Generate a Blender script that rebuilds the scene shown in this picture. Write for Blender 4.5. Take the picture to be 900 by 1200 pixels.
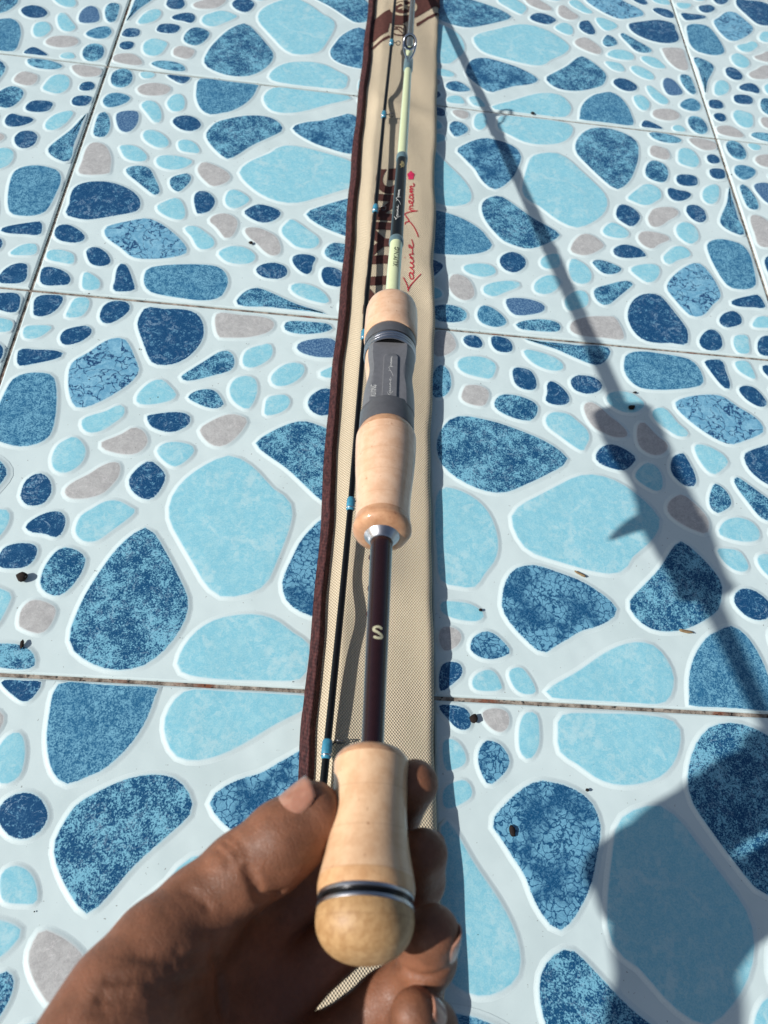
import bpy, bmesh, math, random
import numpy as np
from mathutils import Vector, Matrix, noise as mnoise

for o in list(bpy.data.objects): bpy.data.objects.remove(o, do_unlink=True)
scene = bpy.context.scene
COL = scene.collection
rad = math.radians

# ------------------------------------------------------------------ camera, sky, sun, exposure
T = 0.30                                   # floor tile pitch (m)
F_PX = 967.22
CAM_ROT = (0.558446744, -0.114715478, 0.0148406513)
CAM_LOC = np.array([-0.265275484, -1.55451374, 1.54751768]) * T
cam_d = bpy.data.cameras.new('camera'); cam = bpy.data.objects.new('camera', cam_d); COL.objects.link(cam)
cam.location = CAM_LOC; cam.rotation_mode = 'XYZ'; cam.rotation_euler = CAM_ROT
cam_d.sensor_width = 36; cam_d.lens = F_PX / 1200 * 36; cam_d.clip_start = 0.01; cam_d.clip_end = 100
cam_d.dof.use_dof = True; cam_d.dof.focus_distance = 0.47; cam_d.dof.aperture_fstop = 15.0
scene.camera = cam
scene.render.resolution_x = 768; scene.render.resolution_y = 1024

SUN_AZ, SUN_EL = rad(16.6), rad(34.0)      # direction the light travels (from +x towards +y), height of the sun
world = bpy.data.worlds.new('World'); scene.world = world; world.use_nodes = True
wn = world.node_tree.nodes; wl = world.node_tree.links
sky = wn.new('ShaderNodeTexSky'); sky.sky_type = 'NISHITA'; sky.sun_disc = False
sky.air_density = 1.0; sky.dust_density = 1.6; sky.ozone_density = .8; sky.sun_elevation = SUN_EL; sky.sun_rotation = math.atan2(-math.cos(SUN_AZ), -math.sin(SUN_AZ))
wl.new(sky.outputs[0], wn['Background'].inputs[0]); wn['Background'].inputs[1].default_value = 0.068
sd = bpy.data.lights.new('sun', 'SUN'); sd.energy = 4.6; sd.angle = rad(1.0); sd.color = (1.0, 0.98, 0.945)
sun = bpy.data.objects.new('sun', sd); COL.objects.link(sun)
sun.rotation_euler = Vector((math.cos(SUN_AZ)*math.cos(SUN_EL), math.sin(SUN_AZ)*math.cos(SUN_EL), -math.sin(SUN_EL))).to_track_quat('-Z', 'Y').to_euler()
sun.location = (-1, -1, 2)
vs = scene.view_settings; vs.view_transform = 'Standard'; vs.look = 'None'; vs.gamma = 1; vs.exposure = 0.05; vs.use_curve_mapping = False

_rx, _ry, _rz = CAM_ROT
RM = (np.array([[math.cos(_rz), -math.sin(_rz), 0], [math.sin(_rz), math.cos(_rz), 0], [0, 0, 1]])
      @ np.array([[math.cos(_ry), 0, math.sin(_ry)], [0, 1, 0], [-math.sin(_ry), 0, math.cos(_ry)]])
      @ np.array([[1, 0, 0], [0, math.cos(_rx), -math.sin(_rx)], [0, math.sin(_rx), math.cos(_rx)]]))
def ray(x, y): return RM @ np.array([(x-450)/F_PX, -(y-600)/F_PX, -1.0])
def at(x, y, d): return CAM_LOC + ray(x, y)*d                       # photo point at distance d
def onz(x, y, z=0.0): r = ray(x, y); return CAM_LOC + r*((z-CAM_LOC[2])/r[2])   # photo point on the level z
def proj(P): d = RM.T @ (np.asarray(P, float)-CAM_LOC); return 450+F_PX*d[0]/-d[2], 600-F_PX*d[1]/-d[2]

# ------------------------------------------------------------------ helpers
def lin(r, g, b):
    f = lambda c: (c/255/12.92) if c/255 <= .04045 else ((c/255+.055)/1.055)**2.4
    return (f(r), f(g), f(b), 1)
def smooth01(x): x = np.clip(x, 0, 1); return x*x*(3-2*x)

def link(name, me, mat=None, parent=None, smooth=True):
    if mat is not None and len(me.materials) == 0: me.materials.append(mat)
    if smooth and len(me.polygons): me.polygons.foreach_set('use_smooth', [True]*len(me.polygons))
    o = bpy.data.objects.new(name, me); COL.objects.link(o)
    if parent is not None: o.parent = parent
    return o
def mesh(name, V, Fc, mat=None, parent=None, smooth=True):
    me = bpy.data.meshes.new(name); me.from_pydata([tuple(map(float, v)) for v in V], [], [tuple(map(int, f)) for f in Fc]); me.update()
    return link(name, me, mat, parent, smooth)
def tag(o, label, cat=None, group=None, kind=None):
    o['label'] = label
    if cat: o['category'] = cat
    if group: o['group'] = group
    if kind: o['kind'] = kind
    return o
def empty(name, loc=(0, 0, 0)):
    o = bpy.data.objects.new(name, None); COL.objects.link(o); o.location = loc; o.empty_display_size = .01; return o
def sharp(o, deg=35):
    me = o.data
    try: me.set_sharp_from_angle(angle=rad(deg))
    except Exception: pass
    return o

class NT:
    """tiny node-tree builder"""
    def __init__(s, name):
        s.m = bpy.data.materials.new(name); s.m.use_nodes = True; s.t = s.m.node_tree; s.n = s.t.nodes; s.l = s.t.links
        s.b = s.n['Principled BSDF']
    def node(s, typ, ins=None, **kw):
        n = s.n.new(typ)
        for k, v in kw.items(): setattr(n, k, v)
        for k, v in (ins or {}).items(): s.set(n.inputs[k], v)
        return n
    def set(s, sock, v):
        if isinstance(v, bpy.types.NodeSocket): s.l.new(v, sock)
        else: sock.default_value = v
    def coord(s, kind='Object', scale=(1, 1, 1), rot=(0, 0, 0)):
        c = s.node('ShaderNodeTexCoord'); m = s.node('ShaderNodeMapping', {'Vector': c.outputs[kind], 'Scale': scale, 'Rotation': rot}); return m.outputs[0]
    def noise(s, vec, scale, detail=4, rough=.55, dist=0, out=0):
        return s.node('ShaderNodeTexNoise', {'Vector': vec, 'Scale': scale, 'Detail': detail, 'Roughness': rough, 'Distortion': dist}).outputs[out]
    def ramp(s, fac, a, b, lo=0.0, hi=1.0):
        return s.node('ShaderNodeMapRange', {'Value': fac, 'From Min': a, 'From Max': b, 'To Min': lo, 'To Max': hi}, interpolation_type='SMOOTHSTEP').outputs[0]
    def mix(s, fac, a, b, mode='MIX'):
        n = s.node('ShaderNodeMix', data_type='RGBA', blend_type=mode)
        s.set(n.inputs[0], fac); s.set(n.inputs[6], a); s.set(n.inputs[7], b); return n.outputs[2]
    def math(s, op, a, b=0.0, c=0.0):
        n = s.node('ShaderNodeMath', operation=op); s.set(n.inputs[0], a); s.set(n.inputs[1], b); s.set(n.inputs[2], c); return n.outputs[0]
    def attr(s, name): return s.node('ShaderNodeAttribute', attribute_name=name).outputs['Fac']
    def bump(s, h, dist, strength=1.0, nrm=None):
        ins = {'Height': h, 'Distance': dist, 'Strength': strength}
        n = s.node('ShaderNodeBump', ins)
        if nrm is not None: s.l.new(nrm, n.inputs['Normal'])
        return n.outputs[0]
    def fin(s, color=None, rough=None, metal=None, normal=None, spec=None, coat=None, coat_rough=None, sss=None):
        b = s.b
        if color is not None: s.set(b.inputs['Base Color'], color)
        if rough is not None: s.set(b.inputs['Roughness'], rough)
        if metal is not None: s.set(b.inputs['Metallic'], metal)
        if normal is not None: s.set(b.inputs['Normal'], normal)
        if spec is not None: s.set(b.inputs['Specular IOR Level'], spec)
        if coat is not None: s.set(b.inputs['Coat Weight'], coat)
        if coat_rough is not None: s.set(b.inputs['Coat Roughness'], coat_rough)
        if sss is not None:
            s.set(b.inputs['Subsurface Weight'], sss); b.inputs['Subsurface Radius'].default_value = (1, .35, .2); b.inputs['Subsurface Scale'].default_value = .003
        return s.m

# ------------------------------------------------------------------ floor materials
WHITE = lin(213, 228, 227)
def glaze_normal(n, extra=None, ed=.0002):
    v = n.coord('Object')
    h = n.noise(v, 28, 2, .5)
    nb = n.bump(h, .0011, .8)
    if extra is not None: nb = n.bump(extra, ed, .5, nb)
    return nb
def mat_tile():
    n = NT('tile_glaze'); v = n.coord('Object')
    c = n.mix(n.ramp(n.noise(v, 14, 5, .6), .35, .75), WHITE, lin(202, 218, 217))
    sp = n.ramp(n.noise(v, 420, 2, .5), .70, .75)
    c = n.mix(n.math('MULTIPLY', sp, .55), c, lin(90, 80, 70))
    return n.fin(c, n.ramp(n.noise(v, 40, 4), .3, .7, .09, .24), normal=glaze_normal(n), spec=.5)
def mat_grout():
    n = NT('joint_grout'); v = n.coord('Object')
    c = n.mix(n.ramp(n.noise(v, 90, 6, .7), .35, .65), lin(78, 66, 58), lin(176, 164, 150))
    c = n.mix(n.ramp(n.noise(v, 26, 4, .6), .55, .66), c, lin(120, 70, 48))
    c = n.mix(n.ramp(n.noise(v, 300, 3, .6), .56, .66), c, lin(30, 26, 24))
    return n.fin(c, .9, normal=n.bump(n.noise(v, 500, 4), .0006, 1))
def mat_pebble(kind):
    n = NT('pebble_print_' + {'N': 'navy', 'D': 'mottled_blue', 'S': 'speckled_blue', 'V': 'veined', 'K': 'crackled', 'L': 'sky_blue', 'G': 'grey', 'Q': 'slate'}[kind])
    v = n.coord('Object')
    wv = n.node('ShaderNodeVectorMath', operation='ADD'); n.l.new(v, wv.inputs[0])
    wd = n.node('ShaderNodeVectorMath', operation='SCALE'); n.l.new(n.noise(v, 120, 3, out=1), wd.inputs[0]); wd.inputs['Scale'].default_value = .012
    n.l.new(wd.outputs[0], wv.inputs[1]); w = wv.outputs[0]
    big = n.noise(v, 48, 4, .6); med = n.noise(w, 240, 7, .74); fine = n.noise(v, 1000, 4, .75)
    navy, lt = lin(26, 80, 120), lin(124, 186, 208)
    n2 = n.noise(n.coord('Object', (1, 1, 1), (.3, .2, .8)), 75, 6, .62, 1.2)
    scr = n.math('MULTIPLY', n.ramp(n.math('ABSOLUTE', n.math('SUBTRACT', n2, .5)), .016, .003), n.ramp(n.noise(v, 90, 2), .42, .6))
    if kind == 'N':
        f = n.math('ADD', n.math('MULTIPLY', med, .62), n.math('MULTIPLY', fine, .42))
        c = n.mix(n.ramp(f, .54, .64), lin(28, 76, 117), lin(112, 166, 194))
        c = n.mix(n.ramp(big, .55, .8, 0, .4), c, lin(70, 124, 162))
        c = n.mix(n.math('MULTIPLY', scr, .75), c, lin(150, 182, 204))
    elif kind in 'DK':
        f = n.math('ADD', n.math('ADD', n.math('MULTIPLY', big, .32), n.math('MULTIPLY', med, .42)), n.math('MULTIPLY', fine, .54))
        c = n.mix(n.ramp(f, .61, .70), navy, lt)
        c = n.mix(n.ramp(fine, .58, .68, 0, .55), c, lin(148, 192, 214))
        c = n.mix(n.ramp(fine, .42, .32, 0, .45), c, lin(26, 66, 110))
        c = n.mix(n.math('MULTIPLY', scr, .45), c, lin(160, 196, 214))
        if kind == 'K':
            vo = n.node('ShaderNodeTexVoronoi', {'Vector': w, 'Scale': 230.0}, feature='DISTANCE_TO_EDGE').outputs['Distance']
            cell = n.mix(n.ramp(n.math('ADD', n.math('MULTIPLY', big, .6), n.math('MULTIPLY', med, .4)), .41, .54), navy, lin(118, 176, 202))
            cell = n.mix(n.ramp(fine, .46, .6, 0, .55), cell, lin(70, 128, 164))
            c = n.mix(n.ramp(n.math('ADD', vo, n.math('MULTIPLY', n.math('SUBTRACT', med, .5), .25)), .01, .12), navy, cell)
            c = n.mix(n.ramp(fine, .58, .68, 0, .4), c, lin(148, 192, 214))
    elif kind == 'S':
        f = n.math('ADD', n.math('MULTIPLY', med, .45), n.math('MULTIPLY', fine, .55))
        c = n.mix(n.ramp(f, .44, .58), lin(42, 102, 140), lin(122, 180, 204))
        c = n.mix(n.ramp(big, .45, .72, 0, .55), c, lin(52, 114, 152))
        c = n.mix(n.ramp(fine, .4, .3, 0, .6), c, lin(40, 78, 122))
    elif kind == 'V':
        wa = n.node('ShaderNodeVectorMath', operation='ADD'); n.l.new(w, wa.inputs[0]); wb = n.node('ShaderNodeVectorMath', operation='SCALE'); n.l.new(n.noise(v, 45, 3, out=1), wb.inputs[0]); wb.inputs['Scale'].default_value = .03; n.l.new(wb.outputs[0], wa.inputs[1]); w2 = wa.outputs[0]
        vo = n.node('ShaderNodeTexVoronoi', {'Vector': w2, 'Scale': 98.0}, feature='DISTANCE_TO_EDGE').outputs['Distance']
        base = n.mix(n.ramp(med, .4, .65), lin(104, 162, 192), lin(142, 194, 216))
        ln = n.math('MULTIPLY', n.ramp(n.math('ADD', vo, n.math('MULTIPLY', n.math('SUBTRACT', fine, .5), .05)), .06, .02), n.ramp(n2, .37, .48))
        c = n.mix(ln, base, lin(34, 74, 116)); c = n.mix(n.ramp(fine, .62, .7, 0, .6), c, lin(64, 112, 152))
    elif kind == 'L':
        c = n.mix(n.ramp(med, .36, .68), lin(136, 201, 217), lin(164, 214, 223))
        c = n.mix(n.ramp(n.math('ADD', n.math('MULTIPLY', big, .6), n.math('MULTIPLY', med, .4)), .5, .64, 0, .6), c, lin(190, 222, 226)); c = n.mix(n.ramp(fine, .55, .7, 0, .4), c, lin(204, 226, 230))
    elif kind == 'G':
        c = n.mix(n.ramp(med, .35, .65), lin(172, 171, 169), lin(192, 192, 189)); c = n.mix(n.ramp(fine, .56, .7, 0, .55), c, lin(212, 207, 205)); c = n.mix(n.math('MULTIPLY', scr, .5), c, lin(220, 216, 214))
    else:
        c = n.mix(n.ramp(fine, .46, .62), lin(60, 98, 138), lin(120, 156, 184))
    e = n.attr('inside')
    rag = {'L': .12, 'G': .2}.get(kind, .5)
    e2 = n.math('ADD', e, n.math('MULTIPLY', n.math('SUBTRACT', fine, .5), rag))
    m = n.ramp(e2, .44, .56) if kind not in 'LG' else n.ramp(e2, .40, .60)
    halo = n.ramp(e, .22, .5, 0, .6 if kind not in 'GL' else .45)
    c0 = n.mix(halo, WHITE, lin(176, 214, 226) if kind != 'G' else lin(205, 202, 200))
    c = n.mix(m, c0, c)
    return n.fin(c, n.ramp(fine, .3, .7, .22, .36), normal=glaze_normal(n, fine, .00012), spec=.5)

# ------------------------------------------------------------------ floor: grout bed > tiles > raised pebbles
PEB = '''N -1443,1395 -1411,1444 -1328,1461 -1266,1460 -1249,1412 -1272,1320 -1330,1251 -1407,1241 -1427,1299
L -1162,1442 -1104,1464 -1063,1446 -1053,1367 -1080,1284 -1136,1259 -1186,1261 -1182,1332
N -951,1318 -941,1400 -895,1451 -822,1464 -767,1441 -756,1379 -788,1313 -850,1244 -903,1228 -941,1267
L -1448,1081 -1435,1125 -1366,1143 -1270,1146 -1293,1084 -1346,1027 -1421,1017
N -1182,1047 -1167,1117 -1103,1159 -1028,1181 -985,1149 -987,1097 -1035,1032 -1104,990 -1153,992
N -1436,883 -1395,910 -1318,909 -1220,918 -1139,903 -1148,861 -1221,820 -1328,775 -1406,758
V -1055,759 -1037,842 -959,925 -893,1016 -831,1074 -748,1090 -695,1032 -631,907 -586,798 -619,699 -695,596 -803,491 -905,427 -969,458 -1029,605
S -1408,624 -1352,677 -1264,700 -1169,690 -1122,610 -1084,461 -1063,314 -1062,183 -1116,106 -1217,68 -1318,79 -1405,120 -1447,244 -1441,392 -1430,529
L -877,319 -835,360 -741,408 -672,468 -629,457 -623,390 -669,326 -734,253 -808,224 -859,255
G -714,147 -664,181 -594,231 -536,288 -476,272 -432,211 -433,146 -479,85 -555,70 -646,83 -701,105
L -1003,-8 -992,91 -938,153 -898,171 -844,127 -810,66 -815,-18 -856,-83 -914,-116 -974,-88
G -866,-239 -824,-182 -750,-121 -687,-54 -628,-14 -584,-12 -566,-49 -565,-117 -596,-188 -638,-251 -716,-291 -809,-306 -856,-284
D -1464,-713 -1452,-586 -1451,-409 -1447,-257 -1464,-112 -1447,-30 -1383,-37 -1294,-96 -1260,-175 -1308,-300 -1388,-465 -1439,-629
N -1133,-283 -1129,-210 -1089,-153 -1043,-142 -992,-177 -960,-247 -959,-300 -988,-361 -1046,-383 -1091,-370 -1129,-322
N -485,-137 -455,-52 -400,15 -355,13 -270,-69 -272,-158 -308,-248 -363,-273 -448,-221
N -504,1422 -392,1437 -288,1423 -223,1360 -188,1259 -184,1164 -214,1058 -274,958 -362,890 -456,874 -516,904 -599,1078 -666,1241 -661,1339 -637,1417 -582,1430
G -106,1420 57,1433 212,1435 305,1411 323,1351 278,1283 156,1224 6,1200 -71,1212
D 408,1364 426,1409 490,1425 621,1431 726,1429 769,1399 755,1367 662,1325 542,1302 455,1311 419,1330
Q 767,1276 824,1205 828,1111 708,1084 599,1097 524,1139 537,1203 633,1252
L 138,1024 168,1096 264,1150 314,1165 337,1108 325,1030 257,955 198,923 147,942
L 358,851 393,921 447,977 512,1002 572,986 584,932 555,863 493,801 422,772 371,793
L 74,706 101,797 170,833 234,812 260,727 252,631 218,541 163,558 103,614
L 338,562 347,646 405,679 469,686 501,642 486,578 434,526 348,496
D -279,778 -222,849 -137,941 -50,1035 10,1059 58,1015 73,933 43,872 -60,819 -175,765 -245,749
D -206,596 -160,656 -79,681 -23,663 27,590 38,553 0,521 -72,525 -147,556
L -553,557 -535,622 -478,707 -410,730 -348,674 -297,609 -325,559 -435,512 -533,506
N -457,400 -419,416 -319,445 -227,452 -176,423 -173,363 -229,305 -294,281 -377,297 -428,329
G -85,313 -52,368 44,446 124,473 210,448 214,411 177,317 116,230 51,195 -22,224
L -343,113 -312,173 -236,195 -143,183 -109,143 -129,84 -187,15 -230,4 -293,47
N 756,781 827,750 859,665 826,584 750,533 682,552 639,610 646,686 697,750
L 947,1087 1008,1059 1010,995 943,940 830,900 734,894 706,927 761,974 848,1032 905,1073
D 1286,1426 1392,1423 1463,1370 1464,1305 1392,1255 1290,1242 1203,1272 1172,1331 1200,1394
S 955,1431 1051,1398 1080,1314 1043,1218 976,1219 897,1281 852,1361 882,1410
L 1432,1181 1464,1147 1464,1083 1435,1056 1382,1081 1369,1144
G 1179,1164 1256,1125 1300,1028 1287,922 1238,878 1150,914 1108,1011 1109,1114
L 1035,870 1144,835 1168,773 1086,729 965,719 912,762 913,814 971,854
N 1448,939 1464,912 1464,820 1461,729 1381,751 1349,793 1391,871
S 1455,628 1264,637 1110,612 978,553 919,468 970,357 1007,292 1122,193 1271,123 1427,93 1464,95 1464,289 1464,431
L 1294,11 1416,-35 1464,-117 1464,-291 1464,-583 1457,-789 1404,-776 1292,-592 1156,-399 1082,-234 1083,-92 1176,-14
D 634,464 534,440 423,368 328,282 305,233 371,167 535,50 701,-112 796,-193 885,-172 963,-89 979,38 940,188 842,356 782,412
K 813,-1033 714,-1010 616,-947 574,-852 576,-761 612,-649 653,-527 711,-427 780,-338 844,-291 897,-312 969,-418 1013,-546 1069,-629 1126,-722 1178,-792 1162,-834 1087,-915 989,-995 897,-1038
L 129,116 43,72 -49,-7 -126,-97 -182,-210 -198,-324 -170,-438 -80,-582 14,-722 105,-858 196,-927 268,-928 379,-891 467,-819 517,-658 574,-427 585,-269 533,-180 450,-126 323,15 224,90
D -327,-492 -375,-525 -460,-637 -533,-799 -597,-989 -629,-1170 -626,-1267 -584,-1338 -495,-1396 -393,-1431 -297,-1433 -205,-1409 -135,-1358 -54,-1252 5,-1105 6,-969 -64,-835 -147,-698 -242,-558 -282,-511
L 751,-1215 752,-1331 712,-1432 456,-1451 230,-1456 44,-1430 9,-1350 68,-1203 185,-1097 369,-1046 526,-1064 654,-1148
L -744,-518 -730,-435 -668,-372 -604,-318 -530,-307 -448,-346 -412,-369 -454,-436 -533,-525 -602,-599 -673,-611 -727,-572
N -1045,-543 -1021,-491 -950,-434 -881,-416 -838,-444 -820,-505 -831,-575 -862,-598 -929,-577 -1001,-574
N -1153,-764 -1135,-697 -1062,-663 -980,-664 -945,-694 -948,-760 -985,-816 -1071,-834 -1132,-827 -1154,-799
D -871,-918 -872,-825 -836,-715 -789,-673 -720,-682 -661,-720 -646,-760 -656,-844 -697,-939 -746,-991 -806,-987 -854,-951
G -932,-1179 -936,-1103 -901,-1045 -843,-1040 -768,-1069 -748,-1106 -761,-1189 -798,-1237 -858,-1230 -921,-1205
D -789,-1439 -859,-1464 -999,-1453 -1107,-1399 -1056,-1335 -928,-1321 -826,-1358
L -1169,-561 -1219,-660 -1308,-725 -1349,-704 -1323,-565 -1267,-456 -1203,-430 -1167,-472
L -1023,-1066 -1056,-1205 -1120,-1258 -1193,-1230 -1227,-1127 -1216,-1029 -1158,-967 -1084,-982 -1028,-1008
N -1337,-1171 -1399,-1206 -1446,-1166 -1443,-1094 -1376,-1058 -1328,-1085
N -1314,-941 -1368,-978 -1452,-977 -1461,-908 -1430,-837 -1343,-822 -1307,-869
G -1197,-1415 -1266,-1448 -1391,-1439 -1464,-1404 -1445,-1312 -1326,-1271 -1242,-1325
L 985,-1333 947,-1425 882,-1428 872,-1339 886,-1238 942,-1167 989,-1209
G 1199,-1419 1126,-1449 1055,-1427 1055,-1355 1103,-1315 1169,-1349
N 1457,-1449 1330,-1448 1281,-1407 1284,-1331 1347,-1320 1408,-1375
K 1154,-1254 1102,-1229 1063,-1162 1077,-1103 1130,-1047 1184,-1013 1214,-1053 1238,-1129 1229,-1202 1193,-1249
L 1384,-1251 1340,-1218 1314,-1154 1333,-1113 1396,-1085 1428,-1087 1442,-1171 1432,-1243
L 1339,-1024 1300,-1005 1289,-951 1332,-912 1395,-881 1438,-879 1447,-942 1418,-993'''
def catmull(P, per=3):
    P = np.array(P, float); n = len(P); out = []
    for i in range(n):
        p0, p1, p2, p3 = P[i-1], P[i], P[(i+1) % n], P[(i+2) % n]
        for k in range(per):
            t = k/per; out.append(.5*((2*p1)+(-p0+p2)*t+(2*p0-5*p1+4*p2-p3)*t*t+(-p0+3*p1-3*p2+p3)*t**3))
    return np.array(out)
def resample(P, N):
    Q = np.vstack([P, P[:1]]); L = np.r_[0, np.cumsum(np.linalg.norm(np.diff(Q, axis=0), axis=1))]
    s = np.linspace(0, L[-1], N, endpoint=False); return np.stack([np.interp(s, L, Q[:, k]) for k in (0, 1)], 1)
def pebble_geo(poly):
    P = catmull(poly, 4); per = np.linalg.norm(np.diff(np.vstack([P, P[:1]]), axis=0), axis=1).sum()
    N = 22 if per < .09 else 34
    P = resample(P, N)
    area = .5*np.sum(P[:, 0]*np.roll(P[:, 1], -1)-P[:, 1]*np.roll(P[:, 0], -1))
    if area < 0: P = P[::-1]; area = -area
    tan = np.roll(P, -1, 0)-np.roll(P, 1, 0); nr = np.stack([tan[:, 1], -tan[:, 0]], 1); nr /= np.linalg.norm(nr, axis=1)[:, None]
    for _ in range(2): nr = nr*.5+.25*np.roll(nr, 1, 0)+.25*np.roll(nr, -1, 0)
    nr /= np.linalg.norm(nr, axis=1)[:, None]
    size = math.sqrt(area); k = min(1.0, size/.022)
    cen = P.mean(0)
    V, A = [], []
    rings = [(4.3, -.12, 0.0), (3.3, .02, .06), (2.5, .22, .14), (1.8, .5, .2), (1.1, .76, .34), (.45, .92, .47), (-.45, 1.0, .70), (-1.3, 1.03, 1.0)]
    for off, z, a in rings:
        R = P+nr*(off*.001*(k if off < 0 else .55+.45*k))
        if off > 0: R = np.clip(R, -.1478, .1478)
        V += [(x, y, z*.00075*(.7+.3*k)) for x, y in R]; A += [a]*N
    V.append((cen[0], cen[1], (.0008*(.7+.3*k)))); A.append(1.0)
    Fc = []
    for r in range(len(rings)-1):
        for i in range(N):
            j = (i+1) % N; Fc.append((r*N+i, r*N+j, (r+1)*N+j, (r+1)*N+i))
    b = (len(rings)-1)*N
    for i in range(N): Fc.append((b+i, b+(i+1) % N, len(V)-1))
    return np.array(V), Fc, A, area
PM = {k: mat_pebble(k) for k in 'NDSVKLGQ'}
KINDS = []
for ln in PEB.strip().split('\n'):
    k, *pts = ln.split(); KINDS.append((k, pebble_geo([tuple(float(c)*1e-4 for c in q.split(',')) for q in pts])))
def with_attr(me, A):
    at_ = me.attributes.new('inside', 'FLOAT', 'POINT'); at_.data.foreach_set('value', A); return me
PEB_ME = []
for k, (V, Fc, A, ar) in KINDS:
    me = bpy.data.meshes.new('pebble'); me.from_pydata(V.tolist(), [], Fc); me.update(); with_attr(me, A); me.materials.append(PM[k])
    me.polygons.foreach_set('use_smooth', [True]*len(me.polygons)); PEB_ME.append(me)

bm = bmesh.new(); bmesh.ops.create_grid(bm, x_segments=24, y_segments=24, size=1.6)
me = bpy.data.meshes.new('floor'); bm.to_mesh(me); bm.free()
floor = link('floor', me, mat_grout(), smooth=False); floor.location = (0, 0, -.0016)
tag(floor, 'floor of square glazed tiles printed with blue pebbles, thin dirty joints', kind='structure')

h = T/2-.0012; bv = .0013
V, Fc = [], []
for off, z in ((0, -.006), (0, -.0011), (-.0004, -.0004), (-bv, 0.0)):
    V += [(sx*(h+off), sy*(h+off), z) for sx, sy in ((-1, -1), (1, -1), (1, 1), (-1, 1))]
for r in range(3):
    for i in range(4): j = (i+1) % 4; Fc.append((r*4+i, r*4+j, r*4+4+j, r*4+4+i))
Fc.append((12, 13, 14, 15))
tile_me = bpy.data.meshes.new('tile'); tile_me.from_pydata(V, [], Fc); tile_me.update(); tile_me.materials.append(mat_tile())
ROT = {(1, 1): 0, (0, 1): -90, (0, 0): 180, (1, 0): 90}
rnd = random.Random(4)
cand = []
for c in range(-3, 3):
    for r in range(-3, 4):
        t = bpy.data.objects.new('tile', tile_me); COL.objects.link(t); t.parent = floor
        a = rad(ROT[(c % 2, r % 2)])
        dz = rnd.uniform(-.0002, .0002)
        t.location = ((c+.5)*T, (r+.5)*T, .0016+dz); t.rotation_euler = (rnd.uniform(-.0012, .0012), rnd.uniform(-.0012, .0012), a)
        ca, sa = math.cos(a), math.sin(a)
        for i, (k, (V, Fc, A, ar)) in enumerate(KINDS):
            cx, cy = V[-1][0], V[-1][1]
            X, Y = (c+.5)*T+ca*cx-sa*cy, (r+.5)*T+sa*cx+ca*cy
            x, y = proj((X, Y, 0)); depth = -(RM.T @ (np.array((X, Y, 0))-CAM_LOC))[2]
            if depth < .1: vis = 0
            else:
                m = 40*math.sqrt(ar)/.05
                vis = ar/depth**2 if (-m < x < 900+m and -m < y < 1200+m) else 0
                if 370 < x < 512 and y > 0: vis *= .05
            cand.append((vis, t, i, a, (c+.5)*T, (r+.5)*T))
cand.sort(key=lambda q: -q[0])
for vis, t, i, a, X, Y in cand[:298]:
    o = bpy.data.objects.new('pebble', PEB_ME[i]); COL.objects.link(o); o.parent = t
V_, F_, A_, M_ = [], [], [], []; base = 0
for vis, t, i, a, X, Y in cand[298:]:
    k, (V, Fc, A, ar) = KINDS[i]; ca, sa = math.cos(a), math.sin(a)
    W = np.stack([X+ca*V[:, 0]-sa*V[:, 1], Y+sa*V[:, 0]+ca*V[:, 1], V[:, 2]+.0016], 1)
    V_.append(W); F_ += [tuple(q+base for q in f) for f in Fc]; A_ += A; M_ += ['NDSVKLGQ'.index(k)]*len(Fc); base += len(V)
me = bpy.data.meshes.new('small_pebbles'); me.from_pydata(np.vstack(V_).tolist(), [], F_); me.update(); with_attr(me, A_)
for k in 'NDSVKLGQ': me.materials.append(PM[k])
me.polygons.foreach_set('material_index', M_)
o = link('small_pebbles', me, None, floor); o['kind'] = 'stuff'

# ------------------------------------------------------------------ rod bag lying on the tiles
RX = np.array([(-.62, .008), (-.446, .0021), (-.388, .0003), (-.32, -.0002), (-.228, .0004), (-.177, .0001), (-.106, .0013), (-.006, .0062), (.06, .0058), (.12, .0092), (.183, .0091), (.25, .0125), (.3165, .0141), (.479, .0192), (.8, .03)])
LX = np.array([(-.62, -.084), (-.429, -.078), (-.3545, -.0757), (-.3215, -.0756), (-.211, -.0723), (-.108, -.0727), (.038, -.0681), (.191, -.0662), (.474, -.0571), (.8, -.046)])
def xr(y): return np.interp(y, RX[:, 0], RX[:, 1])+.0003*np.sin(y*61)+.0002*np.sin(y*140+1)
def xl(y): return np.interp(y, LX[:, 0], LX[:, 1])+.0004*np.sin(y*70+2)
def g2(x, y, cx, cy, sx, sy, a, rot=0):
    dx, dy = x-cx, y-cy; c, s = math.cos(rot), math.sin(rot); u, v = dx*c+dy*s, -dx*s+dy*c
    return a*np.exp(-(u/sx)**2-(v/sy)**2)
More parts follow.
